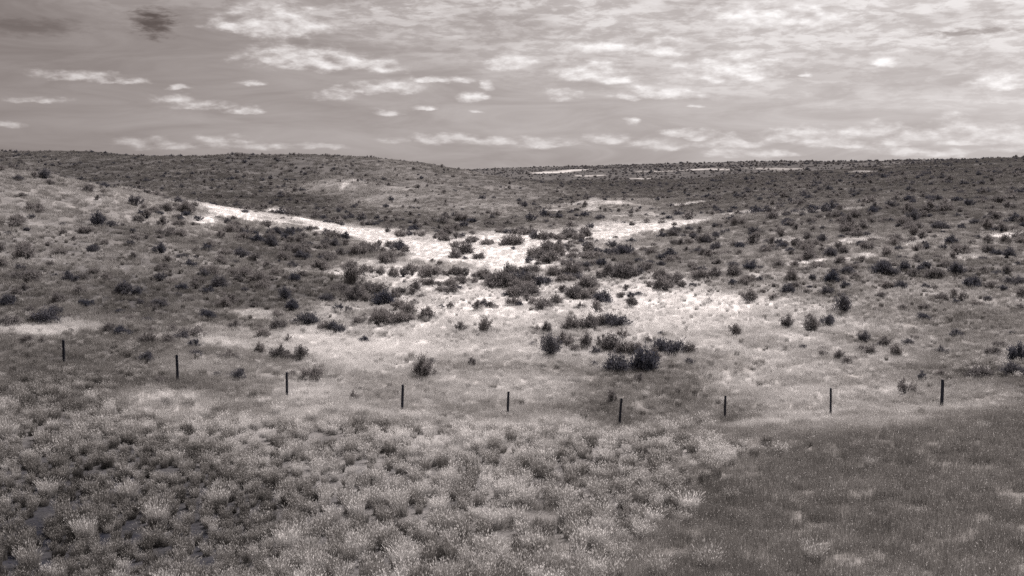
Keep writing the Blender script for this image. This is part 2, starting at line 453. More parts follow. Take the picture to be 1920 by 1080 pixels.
# picture position, grass tone, shrubs per 100 m2, share of dark ground with shade in its colour
COVER = [
    (60, 1000, 0.23, 0, 0.6375), (350, 1040, 0.25, 0, 0.595), (60, 880, 0.25, 0, 0.527), (250, 900, 0.27, 0, 0.561), (450, 930, 0.29, 0, 0.51), (100, 800, 0.35, 0, 0.425), (330, 770, 0.50, 0, 0.2), (200, 720, 0.39, 0.4, 0.35),
    (560, 860, 0.42, 0, 0.3825), (680, 1010, 0.45, 0, 0.45), (750, 900, 0.50, 0, 0.45), (960, 900, 0.50, 0, 0.42), (1000, 1060, 0.52, 0, 0.2), (850, 820, 0.69, 0, 0.3), (1150, 860, 0.48, 0, 0.35), (1120, 980, 0.46, 0, 0.35), (1280, 880, 0.48, 0, 0.2),
    (650, 760, 0.71, 0, 0.2), (1000, 790, 0.71, 0, 0.18), (1250, 790, 0.57, 0, 0.3), (1400, 830, 0.51, 0, 0.1), (1600, 800, 0.67, 0, 0.04), (1850, 760, 0.50, 0, 0.1),
    (1450, 920, 0.30, 0, 0.03), (1650, 860, 0.30, 0, 0.03), (1900, 830, 0.30, 0, 0.03), (1500, 1050, 0.32, 0, 0.02), (1850, 1000, 0.31, 0, 0.02), (1300, 1040, 0.40, 0, 0.08),
    (20, 660, 0.39, 1.08, 0.3), (200, 650, 0.37, 1.62, 0.3), (400, 680, 0.53, 1.08, 0.25), (30, 560, 0.36, 3.24, 0.4), (150, 480, 0.46, 1.8225, 0.4), (60, 400, 0.51, 1.05, 0.35), (20, 335, 0.51, 0.4, 0.3), (200, 380, 0.53, 0.9, 0.3), (260, 560, 0.37, 4.455, 0.4), (350, 470, 0.38, 5.832, 0.3), (330, 410, 0.42, 3.24, 0.2),
    (450, 560, 0.32, 6.48, 0.3), (480, 470, 0.30, 6.912, 0.3), (580, 460, 0.28, 10.8, 0.3), (560, 540, 0.32, 8.208, 0.3), (640, 590, 0.71, 0.36, 0.2), (480, 640, 0.73, 0.3, 0.1),
    (300, 388, 0.45, 1.8, 0.2), (380, 412, 0.44, 2.835, 0.2), (450, 432, 0.32, 5.616, 0.2), (340, 379, 0.56, 0.6, 0.1), (560, 442, 0.34, 7.56, 0.2), (250, 365, 0.53, 0.6, 0.2), (650, 475, 0.40, 5.6, 0.2),
    (700, 640, 0.98, 0.015, 0.05), (850, 620, 0.95, 0.015, 0.05), (800, 700, 0.83, 0.03, 0.08), (950, 660, 0.91, 0.009, 0.06), (1000, 720, 0.83, 0.03, 0.1), (900, 580, 0.98, 0.06, 0.05), (800, 530, 0.88, 0.24, 0.05), (1000, 540, 0.78, 0.9, 0.1),
    (780, 460, 0.98, 0.15, 0), (900, 470, 0.98, 0.1, 0), (650, 430, 0.98, 0.2, 0), (500, 415, 0.62, 0.6, 0), (420, 392, 0.98, 0.2, 0), (980, 445, 0.95, 0.6, 0), (1150, 425, 0.85, 1.2, 0), (1240, 425, 0.70, 2.6, 0.1),
    (1150, 560, 0.89, 0.4, 0.1), (1250, 580, 0.91, 0.05, 0.05), (1350, 570, 0.93, 0.05, 0.05), (1250, 640, 0.83, 0.05, 0.1), (1400, 650, 0.85, 0.05, 0.1), (1380, 700, 0.73, 0.02, 0.12), (1500, 700, 0.71, 0.05, 0.1), (1600, 720, 0.65, 0.05, 0.1),
    (1500, 590, 0.89, 0.2, 0.1), (1650, 620, 0.63, 0.4, 0.15), (1800, 640, 0.55, 0.5, 0.25), (1880, 700, 0.40, 0.5, 0.4), (1700, 560, 0.59, 0.8, 0.2), (1850, 590, 0.57, 0.6, 0.2),
    (1400, 530, 0.56, 2.925, 0.2), (1550, 530, 0.48, 4.29, 0.25), (1700, 510, 0.46, 4.29, 0.25), (1850, 510, 0.44, 4.29, 0.3), (1250, 490, 0.44, 5.85, 0.3), (1400, 470, 0.46, 5.07, 0.25), (1550, 460, 0.52, 4.29, 0.2), (1700, 450, 0.50, 4.29, 0.2), (1850, 440, 0.44, 5.07, 0.25),
    (1350, 420, 0.44, 4.68, 0.25), (1500, 400, 0.42, 3.38, 0.25), (1700, 390, 0.30, 2.8, 0.3), (1880, 380, 0.30, 2.6, 0.3), (1300, 390, 0.30, 3.2, 0.25), (1500, 360, 0.28, 2.8, 0.3), (1700, 345, 0.26, 2.8, 0.3), (1880, 330, 0.24, 2.8, 0.3), (1300, 350, 0.24, 3.2, 0.3), (1150, 340, 0.24, 3.2, 0.3), (1000, 330, 0.24, 2.6, 0.3), (1400, 318, 0.23, 2.8, 0.3), (1100, 320, 0.24, 2.8, 0.3), (1800, 310, 0.22, 2.8, 0.3),
    (1050, 415, 0.42, 6, 0.2), (1020, 400, 0.40, 6, 0.2), (1100, 390, 0.52, 3.6, 0.1), (1160, 400, 0.60, 2.4, 0.1), (1090, 370, 0.30, 4, 0.2),
    (650, 345, 0.61, 1.4, 0.3), (750, 370, 0.59, 1.5, 0.3), (900, 385, 0.59, 1, 0.3), (760, 420, 0.25, 7.56, 0.3), (880, 425, 0.32, 6.48, 0.3), (620, 400, 0.25, 7.2, 0.3), (540, 375, 0.17, 6.48, 0.3), (850, 345, 0.43, 1.2, 0.3), (950, 365, 0.43, 1.5, 0.3), (760, 318, 0.43, 1.4, 0.3),
    (100, 295, 0.27, 2.4, 0.3), (300, 305, 0.25, 3, 0.3), (500, 305, 0.27, 3, 0.3), (200, 330, 0.20, 3.2, 0.3), (400, 340, 0.26, 3.6, 0.3), (520, 300, 0.27, 4, 0.3), (650, 310, 0.33, 2, 0.3), (450, 380, 0.23, 7.2, 0.2),
    (1170, 765, 0.40, 0, 0.2), (1250, 750, 0.48, 0, 0.15), (1300, 728, 0.56, 0, 0.1), (1210, 735, 0.52, 0, 0.15), (1380, 720, 0.78, 0, 0.05), (1440, 735, 0.72, 0, 0.05),
]
CV = np.array(COVER, float)
CVP = ground_at(CV[:, 0], CV[:, 1])
CVU, CVV = warpc(CVP[:, 0], CVP[:, 1])


def cover(x, y):
    """tone, shrub density and bare share, interpolated between the surveyed spots"""
    x = np.asarray(x, float).ravel(); y = np.asarray(y, float).ravel()
    u, v = warpc(x, y)
    out = np.empty((len(x), 3))
    for i in range(0, len(x), 20000):
        r2 = (u[i:i + 20000, None] - CVU) ** 2 + (v[i:i + 20000, None] - CVV) ** 2
        w = 1.0 / (r2 + 0.0012) ** 2
        out[i:i + 20000] = (w @ CV[:, 2:5]) / w.sum(1)[:, None]
    return out


# pale cheatgrass streaks: picture position, half length and half height, tilt (dy/dx), strength
STREAKS = [
    (415, 391, 42, 7, .06, 1.0), (470, 408, 150, 5, .13, .8), (640, 432, 120, 7, .20, 1.0), (760, 456, 110, 12, .12, 1.0), (880, 478, 120, 16, .0, 1.0), (950, 452, 110, 7, -.02, 1.0), (520, 398, 30, 6, .1, 1.0), (565, 411, 16, 3, .1, .9),
    (1010, 440, 50, 4, -.03, .9), (1160, 437, 90, 6, -.10, 1.0), (1250, 420, 80, 4, -.08, .9), (1280, 384, 70, 3, -.12, .9), (1400, 398, 50, 3, -.13, .7), (1030, 396, 24, 3, .0, .7), (1130, 378, 60, 2, -.02, .7), (1160, 405, 34, 3, .0, .7), (1110, 395, 18, 4, -.5, .55),
    (640, 515, 75, 6, .06, .9), (700, 495, 60, 5, .1, .6), (560, 510, 40, 5, .05, .5), (470, 484, 30, 4, .05, .5), (990, 470, 60, 8, .0, 1.0),
    (60, 621, 70, 8, .0, .9), (150, 612, 40, 7, .1, .6), (300, 748, 70, 22, .15, .40), (480, 590, 60, 8, .05, .7), (420, 645, 40, 6, .1, .6), (600, 650, 60, 16, .2, .5), (690, 655, 80, 14, .05, .4), (760, 610, 90, 9, .0, .5), (860, 585, 80, 8, .0, .5),
    (1300, 655, 60, 7, -.25, .8), (1345, 655, 30, 8, -.1, .7), (1220, 612, 60, 6, .05, .5), (1300, 560, 90, 6, -.05, .6), (1430, 572, 90, 6, -.06, .6), (1610, 572, 60, 6, -.05, .6), (1420, 700, 50, 5, -.6, .6), (1600, 612, 60, 5, -.15, .5),
    (1520, 490, 50, 4, -.13, .9), (1585, 486, 40, 4, -.10, .9), (1470, 452, 40, 5, -.1, .5), (1610, 450, 70, 6, -.12, .6), (1900, 441, 40, 5, -.04, .9), (1620, 480, 26, 5, -.05, .7), (1710, 455, 40, 4, -.2, .5), (1800, 482, 30, 6, .0, .5), (1570, 394, 60, 2.5, -.1, .5), (1500, 400, 40, 2, -.1, .4), (1530, 780, 90, 6, -.06, .6), (1420, 800, 60, 8, -.15, .5), (1750, 770, 120, 6, -.08, .4),
    (1040, 323, 80, 2.0, -.06, .75), (1230, 321, 40, 1.0, .0, .5), (1330, 317, 60, 1.3, -.02, .65), (1450, 316, 50, 1.0, .0, .5), (1620, 322, 30, 2, .0, .6), (1680, 314, 40, 1, .0, .6), (660, 340, 22, 2, -.1, .7), (250, 357, 110, 2.2, .17, .5), (1200, 335, 30, 1.2, .0, .6), (1100, 330, 30, 1.2, 0, .6), (880, 425, 30, 3, .2, .4),
]
ST = []
for (px, py, w, h, tilt, s) in STREAKS:
    g = ground_at([px, px + w * .7, px - w * .7, px, px], [py, py + tilt * w * .7, py - tilt * w * .7, py + h * .7, py - h * .7])
    a = (g[1] - g[2])[:2] / 1.4
    b = (g[3] - g[4])[:2] / 1.4
    lim = 0.13 * np.linalg.norm(g[0][:2])
    if np.linalg.norm(b) > lim:
        b *= lim / np.linalg.norm(b)
    if np.linalg.norm(a) > lim:
        a *= lim / np.linalg.norm(a)
    Mt = np.array([a, b]).T
    if abs(np.linalg.det(Mt)) < 1e-3:
        continue
    ST.append((g[0][:2], np.linalg.inv(Mt), s))


def pale(x, y):
    x = np.asarray(x, float).ravel(); y = np.asarray(y, float).ravel()
    sc = np.maximum(np.hypot(x, y), 20) / 100.0
    nx = (fbm(x / (4 * np.sqrt(sc)), y / (7 * np.sqrt(sc)), 31, 3) - .5)
    out = np.zeros_like(x)
    for c, Mi, s in ST:
        dx, dy = x - c[0], y - c[1]
        e = np.hypot(Mi[0, 0] * dx + Mi[0, 1] * dy, Mi[1, 0] * dx + Mi[1, 1] * dy) + nx * 1.9
        out = np.maximum(out, s * (1 - sstep(0.55, 1.25, e)))
    return out


EB = ground_at([1200, 1260, 1330, 1450, 1600, 1760, 1920], [1080, 960, 885, 845, 812, 795, 780])


def embankment(x, y):
    yb = np.interp(x, np.concatenate([[EB[0, 0] - 4], EB[:, 0], [EB[-1, 0] + 60]]), np.concatenate([[10], EB[:, 1], [EB[-1, 1]]]))
    w = (fbm(x / 1.4, y / 1.4, 61, 3) - .5) * 3.0
    return sstep(-1.4, 3.4, yb + w - y)


def tone_at(x, y):
    c = cover(x, y)
    x = np.asarray(x, float).ravel(); y = np.asarray(y, float).ravel()
    p = pale(x, y)
    n = fbm(x / 3.4, y / 2.6, 51, 4) - .5
    n2 = fbm(x / 12, y / 12, 57, 3) - .5
    amp = .45 + .75 * c[:, 0]
    t = c[:, 0] + (n * .50 + n2 * .30) * amp
    t = t + p * (1.0 - t) * .9
    e = embankment(x, y)                      # the even, fine, duller grass of the made slope
    t = t * (1 - e) + e * (.335 + n * .12 + n2 * .10)
    c[:, 2] *= 1 - e
    return np.clip(t, 0.05, 1.0), c[:, 1], np.clip(c[:, 2] * (1 - p), 0, 1), p


# ------------------------------------------------------------------ materials (toned greys; cold lean of the dark ones paints blue shade into their colour)
def mat(name):
    m = bpy.data.materials.new(name)
    m.use_nodes = True
    m.node_tree.nodes.clear()
    return m, m.node_tree.nodes, m.node_tree.links


def grey(v, warm=0.0):
    return (v * (1 + .10 * warm), v, v * (1 - .10 * warm), 1)


def ramp(N, stops):
    r = N.new('ShaderNodeValToRGB')
    cr = r.color_ramp
    while len(cr.elements) < len(stops):
        cr.elements.new(0.5)
    for e, (p, c) in zip(cr.elements, stops):
        e.position = p
        e.color = c
    return r


TONES = [(0.0, grey(.09, .2)), (.3, grey(.23, .2)), (.5, grey(.38, .15)), (.75, grey(.62)), (1.0, grey(.86))]


def grass_material(name, transl, gain=1.0):
    m, N, L = mat(name)
    at = N.new('ShaderNodeAttribute'); at.attribute_type = 'INSTANCER'; at.attribute_name = 'tone'
    oi = N.new('ShaderNodeObjectInfo')
    geo = N.new('ShaderNodeNewGeometry')
    a1 = N.new('ShaderNodeMath'); a1.operation = 'MULTIPLY_ADD'
    L.new(oi.outputs['Random'], a1.inputs[0]); a1.inputs[1].default_value = .16; a1.inputs[2].default_value = -.08
    a2 = N.new('ShaderNodeMath'); a2.operation = 'MULTIPLY_ADD'
    L.new(geo.outputs['Random Per Island'], a2.inputs[0]); a2.inputs[1].default_value = .30; a2.inputs[2].default_value = -.15 + (gain - 1)
    s1 = N.new('ShaderNodeMath'); s1.operation = 'ADD'
    L.new(a1.outputs[0], s1.inputs[0]); L.new(a2.outputs[0], s1.inputs[1])
    s2 = N.new('ShaderNodeMath'); s2.operation = 'ADD'; s2.use_clamp = True
    L.new(s1.outputs[0], s2.inputs[0]); L.new(at.outputs['Fac'], s2.inputs[1])
    r = ramp(N, TONES)
    L.new(s2.outputs[0], r.inputs[0])
    df = N.new('ShaderNodeBsdfDiffuse'); tr = N.new('ShaderNodeBsdfTranslucent')
    L.new(r.outputs[0], df.inputs[0]); L.new(r.outputs[0], tr.inputs[0])
    mx = N.new('ShaderNodeMixShader'); mx.inputs[0].default_value = transl
    L.new(df.outputs[0], mx.inputs[1]); L.new(tr.outputs[0], mx.inputs[2])
    o = N.new('ShaderNodeOutputMaterial'); L.new(mx.outputs[0], o.inputs[0])
    return m


M_GRASS = grass_material('dry_grass', .20)
M_PLUME = grass_material('grass_seed_head', .40, 1.24)


def shrub_material(name, c0, c1, transl):
    m, N, L = mat(name)
    oi = N.new('ShaderNodeObjectInfo')
    geo = N.new('ShaderNodeNewGeometry')
    ad = N.new('ShaderNodeMath'); ad.operation = 'ADD'
    L.new(oi.outputs['Random'], ad.inputs[0]); L.new(geo.outputs['Random Per Island'], ad.inputs[1])
    hf = N.new('ShaderNodeMath'); hf.operation = 'MULTIPLY'; hf.inputs[1].default_value = .5
    L.new(ad.outputs[0], hf.inputs[0])
    r = ramp(N, [(0.0, c0), (1.0, c1)])
    L.new(hf.outputs[0], r.inputs[0])
    df = N.new('ShaderNodeBsdfDiffuse'); tr = N.new('ShaderNodeBsdfTranslucent')
    L.new(r.outputs[0], df.inputs[0]); L.new(r.outputs[0], tr.inputs[0])
    mx = N.new('ShaderNodeMixShader'); mx.inputs[0].default_value = transl
    L.new(df.outputs[0], mx.inputs[1]); L.new(tr.outputs[0], mx.inputs[2])
    o = N.new('ShaderNodeOutputMaterial'); L.new(mx.outputs[0], o.inputs[0])
    return m


M_SAGE = shrub_material('sagebrush_leaf', (.128, .126, .134, 1), (.335, .322, .322, 1), .36)
M_SAGE_DARK = shrub_material('dark_sagebrush_leaf', (.050, .060, .092, 1), (.20, .196, .208, 1), .28)  # darker bushes; blue of shaded foliage put into the leaf colour
M_STEM = shrub_material('sagebrush_wood', (.014, .020, .040, 1), (.036, .042, .062, 1), 0.0)  # blue-black inner shade of the bushes put into the stem colour


def post_material():
    m, N, L = mat('weathered_post_wood')
    tc = N.new('ShaderNodeTexCoord')
    mp = N.new('ShaderNodeMapping'); mp.inputs['Scale'].default_value = (30, 30, 2.2)
    L.new(tc.outputs['Object'], mp.inputs[0])
    nz = N.new('ShaderNodeTexNoise'); nz.inputs['Scale'].default_value = 1.0; nz.inputs['Detail'].default_value = 6
    L.new(mp.outputs[0], nz.inputs[0])
    r = ramp(N, [(.3, (.012, .015, .026, 1)), (.75, (.055, .058, .074, 1))])  # grain, with the cold blue of shade put into the wood colour
    L.new(nz.outputs[0], r.inputs[0])
    p = N.new('ShaderNodeBsdfPrincipled'); p.inputs['Roughness'].default_value = .9
    p.inputs['Specular IOR Level'].default_value = .15
    L.new(r.outputs[0], p.inputs['Base Color'])
    b = N.new('ShaderNodeBump'); b.inputs['Strength'].default_value = .5; b.inputs['Distance'].default_value = .01
    L.new(nz.outputs[0], b.inputs['Height']); L.new(b.outputs[0], p.inputs['Normal'])
    o = N.new('ShaderNodeOutputMaterial'); L.new(p.outputs[0], o.inputs[0])
    return m


M_POST = post_material()
m_, N_, L_ = mat('galvanised_staple')
p_ = N_.new('ShaderNodeBsdfPrincipled'); p_.inputs['Base Color'].default_value = (.16, .16, .18, 1); p_.inputs['Metallic'].default_value = .6; p_.inputs['Roughness'].default_value = .6
L_.new(p_.outputs[0], N_.new('ShaderNodeOutputMaterial').inputs[0])
M_STAPLE = m_


def ground_material():
    m, N, L = mat('dry_ground')
    tone = N.new('ShaderNodeAttribute'); tone.attribute_name = 'tone'
    bare = N.new('ShaderNodeAttribute'); bare.attribute_name = 'bare'
    tc = N.new('ShaderNodeTexCoord')

    def nz(scale, det, rough=.6):
        n = N.new('ShaderNodeTexNoise'); n.inputs['Scale'].default_value = scale; n.inputs['Detail'].default_value = det; n.inputs['Roughness'].default_value = rough
        L.new(tc.outputs['Object'], n.inputs[0])
        return n.outputs[0]

    def mth(op, a, b, clamp=False):
        n = N.new('ShaderNodeMath'); n.operation = op; n.use_clamp = clamp
        for s, v in zip(n.inputs, (a, b)):
            if isinstance(v, (int, float)):
                s.default_value = v
            else:
                L.new(v, s)
        return n.outputs[0]
    n1, n2, n3 = nz(.9, 6, .65), nz(5.0, 5, .7), nz(.12, 5, .6)
    t = mth('SUBTRACT', mth('MULTIPLY', tone.outputs['Fac'], 1.04), .08)
    t = mth('ADD', t, mth('MULTIPLY', mth('SUBTRACT', n1, .5), .45))
    t = mth('ADD', t, mth('MULTIPLY', mth('SUBTRACT', n2, .5), .45))
    t = mth('ADD', t, mth('MULTIPLY', mth('SUBTRACT', n3, .5), .2), True)
    r = ramp(N, TONES)
    L.new(t, r.inputs[0])
    soil_shade = ramp(N, [(.40, (.005, .008, .018, 1)), (.80, (.026, .028, .040, 1))])  # navy shade of the tuft gaps painted into the dark earth colour
    L.new(n2, soil_shade.inputs[0])
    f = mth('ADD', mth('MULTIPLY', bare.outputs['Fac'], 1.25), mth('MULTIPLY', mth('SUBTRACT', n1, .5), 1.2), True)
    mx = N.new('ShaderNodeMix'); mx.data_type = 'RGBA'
    L.new(f, mx.inputs[0]); L.new(r.outputs[0], mx.inputs[6]); L.new(soil_shade.outputs[0], mx.inputs[7])
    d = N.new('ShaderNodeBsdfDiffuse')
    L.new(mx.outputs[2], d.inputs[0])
    b = N.new('ShaderNodeBump'); b.inputs['Strength'].default_value = .8; b.inputs['Distance'].default_value = .12
    L.new(mth('ADD', n2, n1), b.inputs['Height']); L.new(b.outputs[0], d.inputs['Normal'])
    o = N.new('ShaderNodeOutputMaterial'); L.new(d.outputs[0], o.inputs[0])
    return m


M_GROUND = ground_material()


# ------------------------------------------------------------------ mesh helpers
def mesh_np(name, V, Fc, mats, mi=None, smooth=False):
    V = np.asarray(V, np.float32); Fc = np.asarray(Fc, np.int32)
    me = bpy.data.meshes.new(name)
    k = Fc.shape[1]
    me.vertices.add(len(V)); me.vertices.foreach_set('co', V.ravel())
    me.loops.add(Fc.size); me.loops.foreach_set('vertex_index', Fc.ravel())
    me.polygons.add(len(Fc))
    me.polygons.foreach_set('loop_start', np.arange(0, Fc.size, k, dtype=np.int32))
    for mm in mats:
        me.materials.append(mm)
    if mi is not None:
        me.polygons.foreach_set('material_index', np.asarray(mi, np.int32))
    me.polygons.foreach_set('use_smooth', np.full(len(Fc), smooth))
    me.update(calc_edges=True)
    me.validate()
    return me


def link(name, data, parent=None, loc=None):
    o = bpy.data.objects.new(name, data)
    C.objects.link(o)
    if parent is not None:
        o.parent = parent
    if loc is not None:
        o.location = loc
    return o


def tag(o, label=None, cat=None, group=None, kind=None):
    for k, v in (('label', label), ('category', cat), ('group', group), ('kind', kind)):
        if v:
            o[k] = v
    return o


# ------------------------------------------------------------------ ground
def build_ground():
    nx, ny = len(GX), len(GY)
    V = np.stack([MX.ravel(), MY.ravel(), MZ.ravel()], 1)
    i = np.arange(nx - 1)[None, :] + np.arange(ny - 1)[:, None] * nx
    i = i.ravel()
    Fc = np.stack([i, i + 1, i + 1 + nx, i + nx], 1)
    me = mesh_np('ground', V, Fc, [M_GROUND], smooth=True)
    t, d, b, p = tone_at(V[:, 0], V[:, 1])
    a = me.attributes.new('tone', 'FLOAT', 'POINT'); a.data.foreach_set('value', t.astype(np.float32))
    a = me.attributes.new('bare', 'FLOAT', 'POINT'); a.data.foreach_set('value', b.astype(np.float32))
    o = link('ground', me)
    tag(o, 'dry grassy hills and draw under sagebrush, one continuous terrain', 'ground', kind='structure')
    return o


build_ground()


# ------------------------------------------------------------------ plants: shapes
def blades(rng, n, r0, h, spread, wid, plume=0.0, plume_len=.10, droop=.25):
    """a tuft of bent blades; some end in a seed head"""
    ang = rng.uniform(0, 2 * np.pi, n)
    rr = r0 * np.sqrt(rng.uniform(0, 1, n))
    bx, by = rr * np.cos(ang), rr * np.sin(ang)
    out = np.arctan2(by, bx) + rng.normal(0, .7, n)
    lean = spread * (0.25 + .75 * rr / max(r0, 1e-6)) * rng.uniform(.3, 1.3, n)
    hh = h * rng.uniform(.55, 1.1, n)
    tx, ty = bx + np.cos(out) * lean * hh, by + np.sin(out) * lean * hh
    mx_, my_ = bx + (tx - bx) * .38, by + (ty - by) * .38
    tz = hh * (1 - droop * lean * .6)
    mz = hh * .58
    fa = rng.uniform(0, np.pi, n)
    wx, wy = np.cos(fa) * wid * .5, np.sin(fa) * wid * .5
    z0 = np.full(n, -.04)
    V = np.stack([np.stack([bx - wx, by - wy, z0], 1), np.stack([bx + wx, by + wy, z0], 1),
                  np.stack([mx_ - wx * .8, my_ - wy * .8, mz], 1), np.stack([mx_ + wx * .8, my_ + wy * .8, mz], 1),
                  np.stack([tx, ty, tz], 1)], 1).reshape(-1, 3)
    b = np.arange(n)[:, None] * 5
    Fc = np.concatenate([b + [0, 1, 3], b + [0, 3, 2], b + [2, 3, 4]], 0)
    mi = np.zeros(len(Fc), int)
    if plume > 0:
        k = rng.uniform(0, 1, n) < plume
        T = np.stack([tx, ty, tz], 1)[k]
        D = np.stack([tx - mx_, ty - my_, tz - mz], 1)[k]
        D /= np.linalg.norm(D, axis=1)[:, None]
        D *= (plume_len * rng.uniform(.6, 1.3, len(T)))[:, None]
        S = np.stack([wx, wy, np.zeros(n)], 1)[k]
        S = S / (np.linalg.norm(S, axis=1)[:, None] + 1e-9) * wid * 1.1
        A = T - D * .6
        PV = np.stack([A, T - D * .1 + S, T - D * .1 - S, T + D * .4], 1).reshape(-1, 3)
        pb = np.arange(len(T))[:, None] * 4 + len(V)
        PF = np.concatenate([pb + [0, 1, 2], pb + [1, 3, 2]], 0)
        V = np.concatenate([V, PV]); Fc = np.concatenate([Fc, PF]); mi = np.concatenate([mi, np.ones(len(PF), int)])
    return V, Fc, mi


def rods(P0, P1, r0, r1):
    """three-sided tapered sticks"""
    n = len(P0)
    D = P1 - P0
    D = D / (np.linalg.norm(D, axis=1)[:, None] + 1e-9)
    ref = np.where(np.abs(D[:, 2:3]) < .9, [[0, 0, 1.0]], [[1.0, 0, 0]])
    U = np.cross(D, ref); U /= np.linalg.norm(U, axis=1)[:, None]
    W = np.cross(D, U)
    r0 = np.broadcast_to(r0, n)[:, None]; r1 = np.broadcast_to(r1, n)[:, None]
    rows = []
    for P, r in ((P0, r0), (P1, r1)):
        for k in range(3):
            a = 2 * np.pi * k / 3
            rows.append(P + (U * np.cos(a) + W * np.sin(a)) * r)
    V = np.stack(rows, 1).reshape(-1, 3)
    b = np.arange(n)[:, None] * 6
    Fc = np.concatenate([b + [0, 1, 4, 3], b + [1, 2, 5, 4], b + [2, 0, 3, 5]], 0)
    return V, Fc


def shrub_parts(seed, form, leaves=1700, leaf_len=.13, leaf_w=.020):
    """sagebrush of unit width (1 m): wood and foliage as two vertex/face sets"""
    rng = np.random.default_rng(seed)
    if form == 'rounded':
        nb, hgt, lo, fill, jitter = 34, .60, .0, 1.15, .14
    elif form == 'upright':
        nb, hgt, lo, fill, jitter = 26, .86, .35, 1.0, .12
    elif form == 'spreading':
        nb, hgt, lo, fill, jitter = 34, .42, .0, 1.05, .12
    else:                                    # forked, sparse
        nb, hgt, lo, fill, jitter = 14, .80, .4, .45, .07
    # branch tips over an uneven dome
    ang = rng.uniform(0, 2 * np.pi, nb)
    el = np.arcsin(rng.uniform(lo * .5, 1, nb))
    rad = rng.uniform(.72, 1.08, nb)
    lobes = 1 + .22 * np.sin(ang * rng.integers(2, 5) + rng.uniform(0, 6))
    tips = np.stack([.5 * np.cos(ang) * np.cos(el) * rad * lobes, .5 * np.sin(ang) * np.cos(el) * rad * lobes, hgt * (.10 + .90 * np.sin(el)) * rad * (.9 + .1 * lobes)], 1)
    base = np.stack([rng.normal(0, .035, nb), rng.normal(0, .035, nb), np.full(nb, -.05)], 1)
    mid = base * .35 + tips * .65
    mid = base + (tips - base) * .5 + np.stack([rng.normal(0, .04, nb), rng.normal(0, .04, nb), -.06 * np.ones(nb)], 1)
    V1, F1 = rods(base, mid, .022, .014)
    V2, F2 = rods(mid, tips, .014, .005)
    # side twigs
    k = rng.integers(0, nb, nb * 3)
    t = rng.uniform(.15, .95, len(k))[:, None]
    s0 = mid[k] * (1 - t) + tips[k] * t
    dirn = (tips[k] - mid[k]); dirn /= np.linalg.norm(dirn, axis=1)[:, None]
    s1 = s0 + (dirn * .8 + rng.normal(0, .45, (len(k), 3)) + [0, 0, .35]) * rng.uniform(.08, .2, (len(k), 1))
    V3, F3 = rods(s0, s1, .008, .003)
    WV = np.concatenate([V1, V2, V3]); WF = np.concatenate([F1, F2 + len(V1), F3 + len(V1) + len(V2)])
    # leaf sprays along branches and twigs, pointing up and out
    nl = int(leaves * fill)
    src0 = np.concatenate([mid, s0]); src1 = np.concatenate([tips, s1])
    j = rng.integers(0, len(src0), nl)
    t = rng.uniform(.0, 1.12, nl)[:, None]
    P = src0[j] * (1 - t) + src1[j] * t + rng.normal(0, jitter * .55, (nl, 3))
    P[:, 2] = np.maximum(P[:, 2], .02)
    D = src1[j] - src0[j]; D /= np.linalg.norm(D, axis=1)[:, None] + 1e-9
    D = D * .7 + rng.normal(0, .38, (nl, 3)) + [0, 0, .55]
    D /= np.linalg.norm(D, axis=1)[:, None]
    S = np.cross(D, rng.normal(0, 1, (nl, 3))); S /= np.linalg.norm(S, axis=1)[:, None]
    ln = leaf_len * rng.uniform(.5, 1.25, (nl, 1)); w = leaf_w * rng.uniform(.7, 1.3, (nl, 1))
    LV = np.stack([P, P + D * ln * .55 + S * w, P + D * ln, P + D * ln * .55 - S * w], 1).reshape(-1, 3)
    LF = np.arange(nl)[:, None] * 4 + [0, 1, 2, 3]
    return (WV, WF), (LV, LF)


FORMS = ['rounded', 'upright', 'spreading', 'forked']
SHRUB = {}
for fi, fm in enumerate(FORMS):
    for v in range(3):
        wood, leaf = shrub_parts(100 + fi * 10 + v, fm)
        SHRUB[(fm, v)] = (mesh_np('stems', wood[0], wood[1], [M_STEM]),
                          mesh_np('foliage', leaf[0], leaf[1], [M_SAGE]),
                          mesh_np('foliage', leaf[0], leaf[1], [M_SAGE_DARK]))
# one-piece versions for the uncounted cover
hidden_near = bpy.data.collections.new('sagebrush_kinds')
hidden_far = bpy.data.collections.new('far_sagebrush_kinds')
for fi, fm in enumerate(FORMS[:3]):
    for v in range(3):
        for coll, nl, ll, lw in ((hidden_near, 800, .15, .032), (hidden_far, 220, .22, .065)):
            wood, leaf = shrub_parts(200 + fi * 10 + v, fm, nl, ll, lw)
            V = np.concatenate([leaf[0], wood[0]]); Fc = np.concatenate([leaf[1], wood[1] + len(leaf[0])])
            mi = np.concatenate([np.zeros(len(leaf[1]), int), np.ones(len(wood[1]), int)])
            o = bpy.data.objects.new('sagebrush_kind', mesh_np('sagebrush_kind', V, Fc, [M_SAGE_DARK if v == 2 else M_SAGE, M_STEM], mi))
            coll.objects.link(o)


